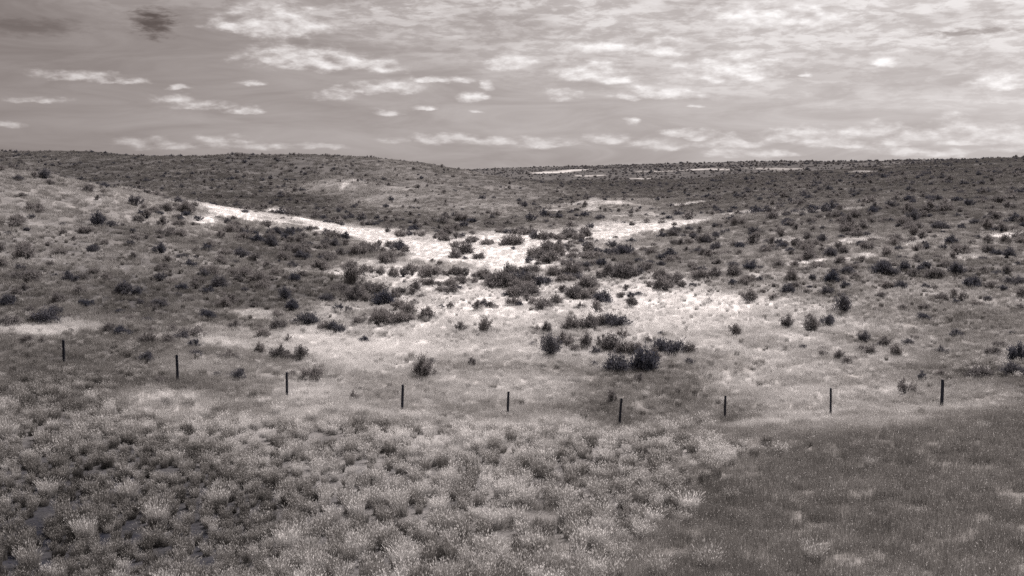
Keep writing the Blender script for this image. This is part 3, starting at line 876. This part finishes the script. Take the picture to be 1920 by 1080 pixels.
def scatter(name, coll, P, rot, scl, idx, tone):
    """one object of uncounted cover: points that carry the shapes of a collection"""
    me = bpy.data.meshes.new(name)
    n = len(P)
    me.vertices.add(n); me.vertices.foreach_set('co', np.asarray(P, np.float32).ravel())
    for nm, ty, arr in (('rot', 'FLOAT_VECTOR', rot), ('scl', 'FLOAT_VECTOR', scl), ('idx', 'INT', idx), ('tone', 'FLOAT', tone)):
        a = me.attributes.new(nm, ty, 'POINT')
        a.data.foreach_set('vector' if ty == 'FLOAT_VECTOR' else 'value', np.asarray(arr, np.int32 if ty == 'INT' else np.float32).ravel())
    o = link(name, me)
    g = bpy.data.node_groups.new(name + '_cover', 'GeometryNodeTree')
    g.interface.new_socket('Geometry', in_out='INPUT', socket_type='NodeSocketGeometry')
    g.interface.new_socket('Geometry', in_out='OUTPUT', socket_type='NodeSocketGeometry')
    N, L = g.nodes, g.links
    gi, go = N.new('NodeGroupInput'), N.new('NodeGroupOutput')
    ci = N.new('GeometryNodeCollectionInfo'); ci.inputs['Collection'].default_value = coll
    ci.inputs['Separate Children'].default_value = True; ci.inputs['Reset Children'].default_value = True
    ip = N.new('GeometryNodeInstanceOnPoints'); ip.inputs['Pick Instance'].default_value = True

    def att(nm, ty):
        a = N.new('GeometryNodeInputNamedAttribute'); a.data_type = ty; a.inputs['Name'].default_value = nm
        return [s for s in a.outputs if s.enabled and s.name == 'Attribute'][0]
    L.new(gi.outputs[0], ip.inputs['Points'])
    L.new(ci.outputs[0], ip.inputs['Instance'])
    L.new(att('idx', 'INT'), ip.inputs['Instance Index'])
    e2r = N.new('FunctionNodeEulerToRotation')
    L.new(att('rot', 'FLOAT_VECTOR'), e2r.inputs[0])
    L.new(e2r.outputs[0], ip.inputs['Rotation'])
    L.new(att('scl', 'FLOAT_VECTOR'), ip.inputs['Scale'])
    L.new(ip.outputs[0], go.inputs[0])
    md = o.modifiers.new('cover', 'NODES'); md.node_group = g
    return o


# ------------------------------------------------------------------ fence posts
# picture position of foot and top, sideways lean, what tells it from the others
POSTS = [
    (120, 681, 638, .026, 'dark wooden fence post highest up the dry hillside, at the end of the row'),
    (333, 717, 666, .000, 'dark fence post with a knobbed top standing among low hillside sagebrush'),
    (538, 745, 699, .014, 'dark fence post with a wire stub on top beside a round sagebrush'),
    (754, 772, 722, .026, 'dark fence post in plain grass, fourth in the row from its hillside end'),
    (952, 779, 735, .030, 'short dark fence post in plain pale grass, fifth from the hillside end'),
    (1161, 800, 747, .060, 'leaning dark fence post at the lowest point of the row beside a twiggy bush'),
    (1359, 789, 742, -.016, 'thin dark fence post at the mouth of the grassy gully'),
    (1557, 782, 728, -.034, 'tall slim fence post standing behind a bright strip of grass'),
    (1766, 764, 712, -.044, 'crooked rough fence post in front of dark twiggy shrubs on the bank'),
]


def post_mesh(rng, h, r, crook):
    nseg, ns = 9, 9
    V, Fc = [], []
    ph = rng.uniform(0, 6.28)
    prof = 1 + rng.normal(0, .07, ns)
    for i in range(nseg + 1):
        t = i / nseg
        z = -.35 + t * (h + .35)
        ox, oy = crook * math.sin(t * 4 + ph) * .5, crook * math.cos(t * 3 + ph) * .5
        rad = r * (1.06 - .12 * t) * (1 + rng.normal(0, .025))
        for k in range(ns):
            a = 2 * math.pi * k / ns + ph
            rr = rad * prof[k]
            zz = z + (.018 * math.cos(a - ph * 2) if i == nseg else 0)
            V.append((ox + rr * math.cos(a), oy + rr * math.sin(a), zz))
    for i in range(nseg):
        for k in range(ns):
            a, b = i * ns + k, i * ns + (k + 1) % ns
            Fc.append((a, b, b + ns, a + ns))
    # bevelled, slightly domed top
    top = nseg * ns
    ring = len(V)
    c = np.mean([V[top + k] for k in range(ns)], 0)
    for k in range(ns):
        p = np.array(V[top + k])
        V.append(tuple(c + (p - c) * .72 + np.array([0, 0, .018])))
    for k in range(ns):
        Fc.append((top + k, top + (k + 1) % ns, ring + (k + 1) % ns, ring + k))
    ci = len(V); V.append(tuple(c + np.array([0, 0, .014])))
    for k in range(ns):
        Fc.append((ring + k, ring + (k + 1) % ns, ci, ci))
    me = bpy.data.meshes.new('post')
    me.from_pydata(V, [], [tuple(dict.fromkeys(f)) for f in Fc])
    me.materials.append(M_POST)
    for p in me.polygons:
        p.use_smooth = False
    return me


def staple_mesh():
    a = np.linspace(0, np.pi, 6)
    P = np.stack([np.zeros(6), -.03 * np.sin(a), .022 * np.cos(a)], 1)
    V, Fc = rods(P[:-1], P[1:], .006, .006)
    return mesh_np('staple', V, Fc, [M_STAPLE])


STAPLE = staple_mesh()
POST_XY = []
prng = np.random.default_rng(3)
for k, (px, foot, top, lean, lab) in enumerate(POSTS):
    g = ground_at([px], [foot])[0]
    hgt = (foot - top) / F * g[1] * 1.04
    root = link('fence_post', None, loc=tuple(g))
    root.empty_display_size = .2
    root.rotation_euler = (prng.normal(0, .015), lean + .006, prng.uniform(0, .3))
    tag(root, lab, 'fence post', 'fence posts in a row across the foot of the near slope')
    thin = {6: .052, 7: .054, 8: .074, 0: .072}.get(k, .064)
    shaft = link('shaft', post_mesh(prng, hgt, thin, {8: .035, 5: .02}.get(k, .008)), root)
    for s in range(4):
        st = link('staple', STAPLE, root, (0, -thin * .92, hgt * (.28 + .22 * s)))
    if k in (1, 2):                       # knob or stub of cut wire left on top
        P = np.array([[-.16, 0, hgt - .10], [-.05, -.05, hgt - .05], [.05, -.06, hgt - .06], [.15 if k == 1 else .08, -.02, hgt - .02]])
        V, Fc = rods(P[:-1], P[1:], .011, .011)
        link('wire_stub', mesh_np('wire_stub', V, Fc, [M_STEM]), root)
    POST_XY.append(g[:2])
POST_XY = np.array(POST_XY)

# ------------------------------------------------------------------ sagebrush: picture position of the foot and width, read off the photograph
SEEN = '''
1183 576 21 u;1130 569 28 rd;1041 571 22 u;1020 579 28 r;1089 580 18 f;1074 617 32 r;1106 618 34 r;1125 610 26 r;1155 612 36 rd;1119 588 26 f;1005 622 17 f;1025 624 19 u;1029 666 38 ud;
1061 649 30 u;1076 657 20 r;1000 648 14 f;1101 652 24 u;1117 663 18 rd;1127 649 24 f;1147 656 32 r;1169 634 22 f;1215 642 16 fd;1239 628 12 f;1174 664 32 r;1194 660 24 r;1252 662 44 rd;1292 660 22 r;
1159 699 46 rd;1207 694 48 rd;1222 679 30 u;1114 685 12 f;1198 715 22 f;1294 684 18 s;853 484 23 r;872 475 26 r;898 485 20 s;854 464 16 s;867 459 9 r;853 472 12 f;872 486 9 f;855 447 14 r;843 441 10 r;830 452 20 s;
883 455 16 r;892 451 12 r;911 460 20 s;960 461 36 s;962 468 8 r;1028 457 9 r;1000 449 16 s;1023 449 24 s;1048 449 20 s;1070 448 20 s;1098 443 22 s;1067 441 22 s;937 437 16 s;950 437 14 s;972 438 24 s;992 439 24 s;
1002 483 24 r;1017 487 28 r;1033 493 32 r;1047 477 24 r;1027 475 28 r;992 492 13 r;1009 497 12 r;1072 485 22 s;1077 474 16 r;1070 464 14 s;1090 457 10 r;1108 487 34 s;1093 502 20 rd;1057 498 12 u;962 513 18 r;978 512 16 r;
998 512 26 r;975 528 30 rd;1015 535 30 rd;992 535 26 r;1040 518 26 r;1073 515 34 r;1075 528 28 rd;1060 530 28 r;907 522 22 r;890 520 12 u;885 530 20 s;935 539 40 r;947 530 28 r;922 530 20 r;855 516 24 r;839 516 18 r;872 517 14 r;
805 518 34 s;818 515 18 r;824 500 14 s;843 537 22 r;862 532 22 r;807 537 18 r;823 536 14 r;824 548 18 r;847 552 20 u;859 543 14 u;963 556 26 r;980 557 28 r;1000 555 26 r;967 542 26 r;985 543 28 r;945 556 14 s;963 572 22 s;974 575 11 u;
985 563 18 r;1000 572 20 r;895 581 17 r;908 575 16 u;920 575 14 u;930 577 10 s;827 578 12 f;844 578 13 f;806 596 16 u;1055 548 16 r;1075 558 30 r;1103 542 30 r;1093 560 26 r;1108 556 24 r;1110 540 24 r;1174 543 11 f;1165 556 13 r;
1183 556 12 f;1197 554 12 f;1219 537 15 f;1204 524 12 r;1244 542 30 r;1264 529 26 r;1278 537 17 r;1299 536 12 r;1313 523 28 s;1342 520 22 u;1375 535 15 r;1398 533 26 s;1405 566 28 u;1328 567 10 f;1130 520 20 r;1150 516 28 r;1167 521 34 r;
1183 518 26 r;1197 516 16 r;1223 515 18 r;1215 510 18 r;1207 505 20 s;1113 497 18 r;1127 500 16 r;1138 477 12 r;1150 483 14 r;1176 473 9 r;1148 464 14 r;1183 455 14 s;1255 493 18 rd;1267 490 16 rd;1240 487 14 r;1302 508 16 rd;1317 508 16 r;
1328 482 16 rd;1305 476 16 r;1342 481 14 r;1343 466 18 rd;1388 466 18 s;1302 446 14 sd;1405 507 18 rd;1375 500 16 r;1377 518 24 r;1478 550 20 rd;1450 562 16 s;1402 530 24 s;1423 529 14 r;1438 522 14 r;1483 526 24 r;1452 537 9 f;1518 539 8 u;
1528 536 7 u;1550 552 20 rd;1532 556 12 r;1560 530 24 rd;1585 538 16 rd;1578 530 14 r;1573 556 10 f;1578 586 32 ud;1557 586 12 f;1478 616 24 u;1517 598 12 f;1555 606 16 f;1408 505 16 rd;1423 505 14 rd;1460 500 18 r;1493 462 20 r;1527 498 12 u;
1538 497 10 u;1512 510 16 r;1518 486 26 r;1557 481 20 rd;1573 468 18 r;1587 513 22 rd;1565 514 18 rd;1597 505 20 r;1625 469 20 r;1603 524 16 r;1652 556 14 r;1653 512 30 rd;1540 455 16 r;1656 503 20 rd;1678 498 12 ud;1697 508 20 rd;1670 514 24 rd;
1713 518 18 rd;1752 521 28 s;1793 516 26 ud;1820 510 18 r;1845 511 16 rd;1870 516 18 r;1888 512 14 rd;1823 539 26 rd;1857 540 18 rd;1903 533 26 rd;1880 544 14 rd;1917 556 20 rd;1667 541 20 r;1688 541 22 rd;1752 544 14 u;1735 543 14 s;1653 558 12 r;
1765 561 22 s;1805 564 16 rd;1787 556 14 r;1792 570 14 r;1832 573 20 s;1852 563 12 r;1735 581 18 rd;1732 599 20 rd;1693 579 16 f;1877 587 8 f;1912 578 14 r;1803 476 26 r;1842 488 14 u;1892 482 20 rd;1853 474 24 s;1823 456 12 rd;1757 487 16 f;
1735 502 18 r;1737 466 12 rd;1720 469 18 s;1692 456 14 r;1675 460 20 r;1712 440 18 s;1885 455 18 s;1853 455 18 s;1519 622 28 u;1551 612 22 ud;1563 642 7 r;1506 654 12 f;1542 658 14 u;1543 668 14 f;1574 674 20 u;1588 684 18 f;1602 676 12 f;
1622 641 22 ud;1625 664 24 r;1660 652 22 u;1647 652 12 f;1678 669 22 u;1703 646 18 s;1715 637 16 f;1713 622 12 r;1765 663 18 u;1793 634 20 rd;1897 626 12 r;1377 630 24 u;1875 650 20 s;1729 715 20 fd;1765 706 18 f;1836 712 46 s;1905 708 40 rd;
1908 682 34 ud;1698 738 34 f;1712 737 16 f;234 554 30 ud;259 554 20 ud;162 574 28 sd;103 590 24 rd;54 589 20 r;14 572 26 rd;4 586 14 sd;224 586 15 rd;242 600 20 r;200 527 18 rd;174 512 18 r;55 521 24 sd;33 524 24 s;110 480 26 s;175 470 17 sd;
253 452 16 r;51 432 11 rd;299 446 12 r;305 507 20 r;31 553 20 s;228 629 24 rd;203 623 22 r;282 622 16 r;277 605 18 r;300 594 10 rd;285 582 24 s;131 597 14 r;50 644 22 r;79 642 12 r;132 622 12 f;275 643 24 r;16 612 36 s;357 502 18 r;413 495 22 r;
452 481 22 rd;423 478 22 s;478 490 20 r;478 497 12 rd;502 505 16 r;383 520 16 rd;397 516 24 r;460 516 20 r;447 527 18 r;485 531 30 r;517 516 20 r;532 486 22 s;548 502 18 r;566 520 16 u;595 505 18 r;325 531 14 u;300 526 18 s;367 541 16 rd;
373 530 24 s;410 540 26 rd;416 554 13 rd;390 553 18 r;459 546 12 rd;495 543 24 s;353 564 16 rd;333 555 12 rd;437 571 18 rd;420 574 22 r;478 575 16 rd;548 580 22 rd;537 450 18 rd;567 461 12 rd;597 467 14 rd;545 457 16 r;482 454 18 s;438 436 26 r;
457 438 16 r;335 423 20 s;427 419 10 r;442 422 14 r;388 469 16 r;567 486 24 rd;550 475 30 r;438 618 20 u;367 625 12 ud;494 632 26 s;521 619 28 r;521 595 22 r;577 607 36 sd;612 620 28 s;447 709 28 rd;586 712 32 r;522 673 24 u;541 674 24 r;
563 673 26 u;487 663 22 u;416 674 16 rd;432 670 22 r;367 669 20 sd;365 653 24 fd;447 677 12 rd;406 705 14 f;301 717 18 sd;322 622 20 r;277 646 26 f;316 644 20 r;390 597 24 rd;485 614 12 f;549 705 8 rd;541 644 20 f;727 494 28 r;717 475 14 r;
695 474 16 u;648 461 14 s;730 463 16 s;710 461 10 r;740 465 12 s;750 467 10 r;615 486 24 s;657 477 18 rd;603 506 28 r;657 508 24 r;685 516 22 u;663 530 32 u;700 548 34 r;715 517 20 u;737 520 20 u;757 519 18 u;773 517 12 f;773 508 22 r;798 515 20 r;
800 536 24 r;773 555 14 s;612 566 24 rd;662 564 28 u;677 558 20 u;692 564 22 r;718 571 32 rd;740 561 18 u;747 580 24 r;765 588 26 r;733 606 38 r;713 590 20 r;760 604 28 r;705 606 26 r;800 600 26 u;630 623 26 rd;673 609 20 r;635 583 14 r;653 583 13 r;
685 596 9 rd;777 570 12 u;795 707 38 u;887 686 20 f;807 681 14 f;718 710 16 f;664 752 20 f;1144 757 30 f;911 624 28 u;864 621 18 f;682 643 18 f
'''
FORM_OF = {'r': 'rounded', 'u': 'upright', 's': 'spreading', 'f': 'forked'}
shrubs = []           # x, y, z, width, form, dark, px, py
rows = []
for it in SEEN.replace('\n', '').split(';'):
    a = it.split()
    if len(a) == 4:
        rows.append((float(a[0]), float(a[1]), float(a[2]), FORM_OF[a[3][0]], a[3].endswith('d')))
G = ground_at([r[0] for r in rows], [r[1] for r in rows])
for r, g in zip(rows, G):
    wdt = np.clip(r[2] / F * g[1] * (1.12 if g[1] < 75 else 1.15), .35, 3.2)
    shrubs.append((g[0], g[1], g[2], wdt, r[3], r[4]))
SEEN_XY = np.array([[s[0], s[1]] for s in shrubs])


def to_pix(x, y, z):
    v = np.array([x, y, z]) - CAM
    cp, sp = math.cos(PITCH), math.sin(PITCH)
    dep = v[1] * cp - v[2] * sp
    up = v[1] * sp + v[2] * cp
    return 960 + F * v[0] / dep, 540 - F * up / dep


def sample_shrubs():
    """further bushes, spread over the hills with the density of each part of them"""
    rng = np.random.default_rng(77)
    out = []
    bands = [(50, 115, 2.3), (115, 200, 3.3), (200, 420, 2.6), (420, 760, 1.6)]
    for (y0, y1, k) in bands:
        area = 0.5 * 1.25 * (y1 * y1 - y0 * y0)
        n = int(area / 100 * 14)
        y = np.sqrt(rng.uniform(y0 * y0, y1 * y1, n))
        x = rng.uniform(-.625, .625, n) * y
        t, den, bare, p = tone_at(x, y)
        clump = .35 + sstep(.30, .62, fbm(x / 9, y / 13, 71, 3)) * 1.2
        keep = rng.uniform(0, 14, n) < den * k * clump * (1 - .93 * sstep(.25, .6, p))
        x, y = x[keep], y[keep]
        for a, b in zip(x, y):
            dmin = np.min(np.hypot(SEEN_XY[:, 0] - a, SEEN_XY[:, 1] - b))
            if dmin < (1.3 if b < 130 else .9):
                continue
            w = float(np.clip(rng.lognormal(-.10, .42), .35, 2.0))
            if b < 115:
                w *= .78
            elif b > 190:
                w *= .80 if a > 40 else .66
            out.append((a, b, float(H(a, b)), w, FORMS[int(rng.choice(3, p=[.6, .12, .28]))], bool(rng.uniform() < .3)))
    return out


more = sample_shrubs()
allshrubs = shrubs + more


def apparent(s):
    px, py = to_pix(s[0], s[1], s[2])
    return (s[3] / math.hypot(s[0], s[1])) if (-10 < px < 1930 and 280 < py < 1090) else 0


allshrubs.sort(key=apparent, reverse=True)
single, rest = allshrubs[:300], allshrubs[300:]


def zone_of(s):
    px, py = to_pix(s[0], s[1], s[2])
    dp = np.hypot(*(POST_XY - np.array(s[:2])).T)
    k = int(np.argmin(dp))
    if dp[k] < 7.0:
        return ('near the hillside end fence post', 'near the knobbed fence post', 'near the fence post with wire stub', 'between the stubbed and short fence posts', 'near the short fence post',
                'beside the leaning fence post', 'near the thin fence post', 'near the slim fence post', 'behind the crooked fence post')[k]
    if 995 < px < 1310 and 622 < py < 722:
        return 'in the thicket beyond the leaning post'
    if py < 452 and 800 < px < 1120:
        return 'at the foot of the spur'
    if 930 < px < 1215 and py < 625:
        return 'in the draw bottom thicket'
    if px < 330:
        return 'on the hummocky dry hillside'
    if px < 640 and py < 580:
        return 'in the brush belt below bright grass'
    if px < 640:
        return 'where hillside brush meets pale grass'
    if px < 820 and py > 540:
        return 'in the brush island amid draw grass'
    if px < 930:
        return 'in pale grass of the draw floor'
    if py > 590:
        return 'on open grass below the brushy slope'
    if px < 1460:
        return 'at the brushy slope foot'
    return 'on the broad brushy slope'


def relation(s, others):
    dd = np.hypot(others[:, 0] - s[0], others[:, 1] - s[1])
    o = np.argsort(dd)
    n1, n2 = o[1], o[2]
    r1 = dd[n1] / (s[3] + others[n1, 3])
    if r1 > 1.7:
        return 'standing alone'
    if dd[n2] / (s[3] + others[n2, 3]) < .65:
        return 'crowded between two neighbours'
    q = others[n1, 3] / s[3]
    near_ = 'touching' if r1 < .55 else 'beside'
    return f"{near_} a {'larger' if q > 1.15 else ('smaller' if q < .87 else 'similar')} bush"


LOOK = {'rounded': 'rounded', 'upright': 'upright spiky', 'spreading': 'low spreading', 'forked': 'sparse twiggy'}
srng = np.random.default_rng(19)
SINGLE_XYW = np.array([[q[0], q[1], 0, q[3]] for q in single])
for s in single:
    x, y, z, w, fm, dark = s
    v = int(srng.integers(0, 3))
    wood, leaf, leafd = SHRUB[(fm, v)]
    root = link('sagebrush', None, loc=(x, y, z))
    root.empty_display_size = .3
    hz = w * srng.uniform(.74, 1.08)
    root.scale = (w, w * srng.uniform(.85, 1.1), hz)
    root.rotation_euler = (0, 0, srng.uniform(0, 6.28))
    link('stems', wood, root)
    link('foliage', leafd if dark else leaf, root)
    size = 'tiny' if w < .7 else 'small' if w < 1.0 else 'huge' if w > 2.1 else 'large' if w > 1.5 else 'medium'
    zn = zone_of(s)
    lab = f"{size} {LOOK[fm]} {'dark' if dark else 'grey'} sagebrush {zn} {relation(s, SINGLE_XYW)}"
    tag(root, lab, 'shrub', 'sagebrush ' + zn)

R_ = np.array([[s[0], s[1], s[2], s[3]] for s in rest])
near_m = R_[:, 1] < 165
for nm, coll, sel, lab in (('sagebrush_cover', hidden_near, near_m, 'small sagebrush scattered between the larger bushes'),
                           ('far_sagebrush_cover', hidden_far, ~near_m, 'countless distant sagebrush dotting the far hills and plateau')):
    P = R_[sel]
    n = len(P)
    rng = np.random.default_rng(5)
    sc = np.stack([P[:, 3], P[:, 3], P[:, 3] * rng.uniform(.7, 1.05, n)], 1)
    o = scatter(nm, coll, P[:, :3], np.stack([np.zeros(n), np.zeros(n), rng.uniform(0, 6.28, n)], 1), sc, rng.integers(0, 9, n), np.zeros(n))
    tag(o, lab, 'sagebrush', kind='stuff')
    print(nm, n)

# ------------------------------------------------------------------ bunchgrass clumps that stand out on the near slope
GR = np.random.default_rng(41)
CLUMP = []
for v in range(5):
    V, Fc, mi = blades(GR, 420, .20, .58, .48, .008, .45, .07)
    CLUMP.append(mesh_np('bunchgrass', V, Fc, [M_GRASS, M_PLUME], mi))
CL = [(1290, 962, 1.25, .80), (1246, 950, 1.0, .72), (1120, 1030, 1.3, .66), (945, 935, 1.2, .72), (988, 948, 1.0, .7), (970, 985, 1.0, .72), (928, 990, 1.2, .7), (1053, 945, 1.1, .64), (973, 935, 1.0, .66), (1025, 866, 1.2, .66),
      (978, 872, 1.0, .62), (962, 912, .9, .66), (857, 910, 1.0, .62), (790, 935, 1.1, .64), (745, 955, 1.1, .62), (835, 1000, 1.2, .6), (705, 905, 1.0, .62), (760, 1065, 1.2, .7), (660, 960, 1.1, .56), (1180, 875, 1.1, .62), (1135, 870, 1.0, .66), (1200, 850, 1.1, .6),
      (240, 935, 1.2, .6), (295, 985, 1.2, .62), (160, 1010, 1.1, .56), (410, 950, 1.2, .6), (540, 1035, 1.2, .66), (560, 1020, 1.1, .62), (90, 930, 1.1, .54), (330, 870, 1.1, .56), (480, 880, 1.1, .6), (20, 770, 1.1, .56), (150, 800, 1.2, .5), (90, 765, 1.1, .48), (360, 800, 1.1, .5), (415, 775, 1.2, .52), (240, 830, 1.1, .5)]
cg = ground_at([c[0] for c in CL], [c[1] for c in CL])
clumps = [(g[0], g[1], c[2], c[3]) for c, g in zip(CL, cg)]
tries = 0
while len(clumps) < 150 and tries < 4000:
    tries += 1
    y = math.sqrt(GR.uniform(21 ** 2, 46 ** 2))
    x = GR.uniform(-.54, .54) * y
    if x > .16 * y + 2 and GR.uniform() < .9:
        continue
    if min(math.hypot(x - c[0], y - c[1]) for c in clumps) < 1.0:
        continue
    t = float(tone_at([x], [y])[0][0])
    clumps.append((x, y, GR.uniform(.75, 1.2), min(.85, t + .12)))
for (x, y, s, tn) in clumps:
    px, py = to_pix(x, y, float(H(x, y)))
    o = link('bunchgrass_clump', CLUMP[int(GR.integers(0, 5))], loc=(x, y, float(H(x, y)) - .02))
    o.rotation_euler = (0, 0, GR.uniform(0, 6.28))
    o.scale = (s, s, s * GR.uniform(.85, 1.1))
    o['tone'] = float(tn)
    size = 'tall' if s > 1.08 else ('short' if s < .92 else 'mid sized')
    shade = 'bright feathery' if tn > .62 else ('pale' if tn > .5 else 'dull straw')
    where = 'among dark gaps of the hummocky slope' if px < 560 else ('on the smooth dark embankment' if px > 1330 else 'on the fluffy slope below the fence')
    near_ = sorted(math.hypot(x - c[0], y - c[1]) for c in clumps)[1]
    rel = 'paired with another' if near_ < 1.15 else ('set apart' if near_ > 1.9 else '')
    tag(o, f'{size} {shade} bunchgrass clump {where} {rel}'.strip(), 'grass clump', f'bunchgrass clumps {where}')

# ------------------------------------------------------------------ grass
hid_tuft = bpy.data.collections.new('tuft_kinds')
hid_fine = bpy.data.collections.new('fine_grass_kinds')
hid_mid = bpy.data.collections.new('draw_grass_kinds')
hid_far = bpy.data.collections.new('far_grass_kinds')
for v in range(6):
    for coll, args in ((hid_tuft, (240, .17, .46, .42, .0105, .40, .06)),
                       (hid_fine, (130, .30, .28, .35, .007, .06, .04)),
                       (hid_mid, (70, .40, .34, .45, .022, .0, .05)),
                       (hid_far, (70, .90, .40, .40, .050, .0, .05))):
        V, Fc, mi = blades(GR, *args)
        o = bpy.data.objects.new('grass_kind', mesh_np('grass_kind', V, Fc, [M_GRASS, M_PLUME], mi))
        coll.objects.link(o)


def grass_points(rng, y0, y1, dens, half=.60):
    area = half * (y1 * y1 - y0 * y0)
    n = int(area * dens)
    y = np.sqrt(rng.uniform(y0 * y0, y1 * y1, n))
    x = rng.uniform(-half, half, n) * y
    return x, y


def place(name, coll, x, y, size, tone, lab, kinds=6):
    n = len(x)
    z = H(x, y)
    rot = np.stack([GR.normal(0, .10, n), GR.normal(0, .10, n), GR.uniform(0, 6.28, n)], 1)
    scl = np.stack([size, size, size * GR.uniform(.75, 1.2, n)], 1)
    o = scatter(name, coll, np.stack([x, y, z], 1), rot, scl, GR.integers(0, kinds, n), tone)
    tag(o, lab, 'grass', kind='stuff')
    print(name, n)


def jitter_grid(rng, y0, y1, step, half=.60):
    gy = np.arange(y0, y1, step)
    gx = np.arange(-half * y1, half * y1, step)
    X, Y = np.meshgrid(gx, gy)
    X = X + (np.arange(len(gy)) % 2)[:, None] * step * .5
    x = X.ravel() + rng.uniform(-.42, .42, X.size) * step
    y = Y.ravel() + rng.uniform(-.42, .42, X.size) * step
    k = np.abs(x) < half * y + 1
    return x[k], y[k]


# near slope: hummocky tufts with dark hollows between them, each standing clear of the next
for name, step, lo, hi, s0, s1, lab in (('small_grass_tufts', .44, .46, 2.0, .42, .90, 'small dry tufts and dark hollows on the near slope'),
                                        ('grass_tufts', .60, .15, .52, .58, 1.22, 'fluffy dry bunchgrass tufts on the slope below the fence')):
    x, y = jitter_grid(GR, 13, 64, step)
    t, den, bare, p = tone_at(x, y)
    b2 = bare + (fbm(x / 4, y / 4, 93, 2) - .5) * .25 - .22 * sstep(37, 50, y)
    keep = (b2 > lo) & (b2 <= hi)
    keep &= fbm(x / 1.3, y / 1.6, 91, 2) > .19 + .20 * bare
    x, y, t = x[keep], y[keep], t[keep]
    place(name, hid_tuft, x, y, GR.uniform(s0, s1, len(x)), np.clip(t + GR.normal(.0, .18, len(x)), 0, 1), lab)
x, y = grass_points(GR, 13, 92, 8.0)
t, den, bare, p = tone_at(x, y)
b2 = bare + (fbm(x / 4, y / 4, 93, 2) - .5) * .25 - .22 * sstep(37, 50, y)
keep = GR.uniform(0, 1, len(x)) < (1 - sstep(.12, .40, b2)) * (1 - sstep(54, 92, y))
x, y, t = x[keep], y[keep], t[keep]
place('fine_grass', hid_fine, x, y, GR.uniform(.7, 1.3, len(x)), np.clip(t + GR.normal(0, .05, len(x)), 0, 1), 'fine dry cheatgrass on the embankment and draw')
x, y = jitter_grid(GR, 42, 100, .95)
t, den, bare, p = tone_at(x, y)
keep = (GR.uniform(0, 1, len(x)) < .62 * sstep(40, 50, y)) & (fbm(x / 2.2, y / 2.2, 83, 2) > .36) & (embankment(x, y) < .5)
keep &= np.min(np.hypot(x[:, None] - POST_XY[:, 0], y[:, None] - POST_XY[:, 1]), 1) > 1.0
x, y, t = x[keep], y[keep], t[keep]
place('draw_tufts', hid_tuft, x, y, GR.uniform(.45, .95, len(x)), np.clip(t + GR.normal(-.02, .14, len(x)), 0, 1), 'low dry tufts dotting the grass around and beyond the fence')
x, y = grass_points(GR, 46, 230, 1.9)
t, den, bare, p = tone_at(x, y)
keep = fbm(x / 1.2, y / 1.6, 97, 2) > .18 + .50 * bare
keep &= GR.uniform(0, 1, len(x)) < sstep(46, 85, y)
x, y, t, p = x[keep], y[keep], t[keep], p[keep]
place('draw_grass', hid_mid, x, y, GR.uniform(.55, 1.3, len(x)) * (1 - .35 * sstep(.6, .95, t)), np.clip(t + GR.normal(0, .06, len(x)) + .04, 0, 1), 'dry grass covering the draw and hillsides')
x, y = grass_points(GR, 225, 460, .42)
t, den, bare, p = tone_at(x, y)
keep = fbm(x / 3, y / 5, 99, 2) > .12 + .55 * bare
x, y, t = x[keep], y[keep], t[keep]
place('far_grass', hid_far, x, y, GR.uniform(.6, 1.3, len(x)), np.clip(t + GR.normal(0, .06, len(x)) + .04, 0, 1), 'dry grass on the far hills')
print('shrubs', len(allshrubs), 'clumps', len(clumps))
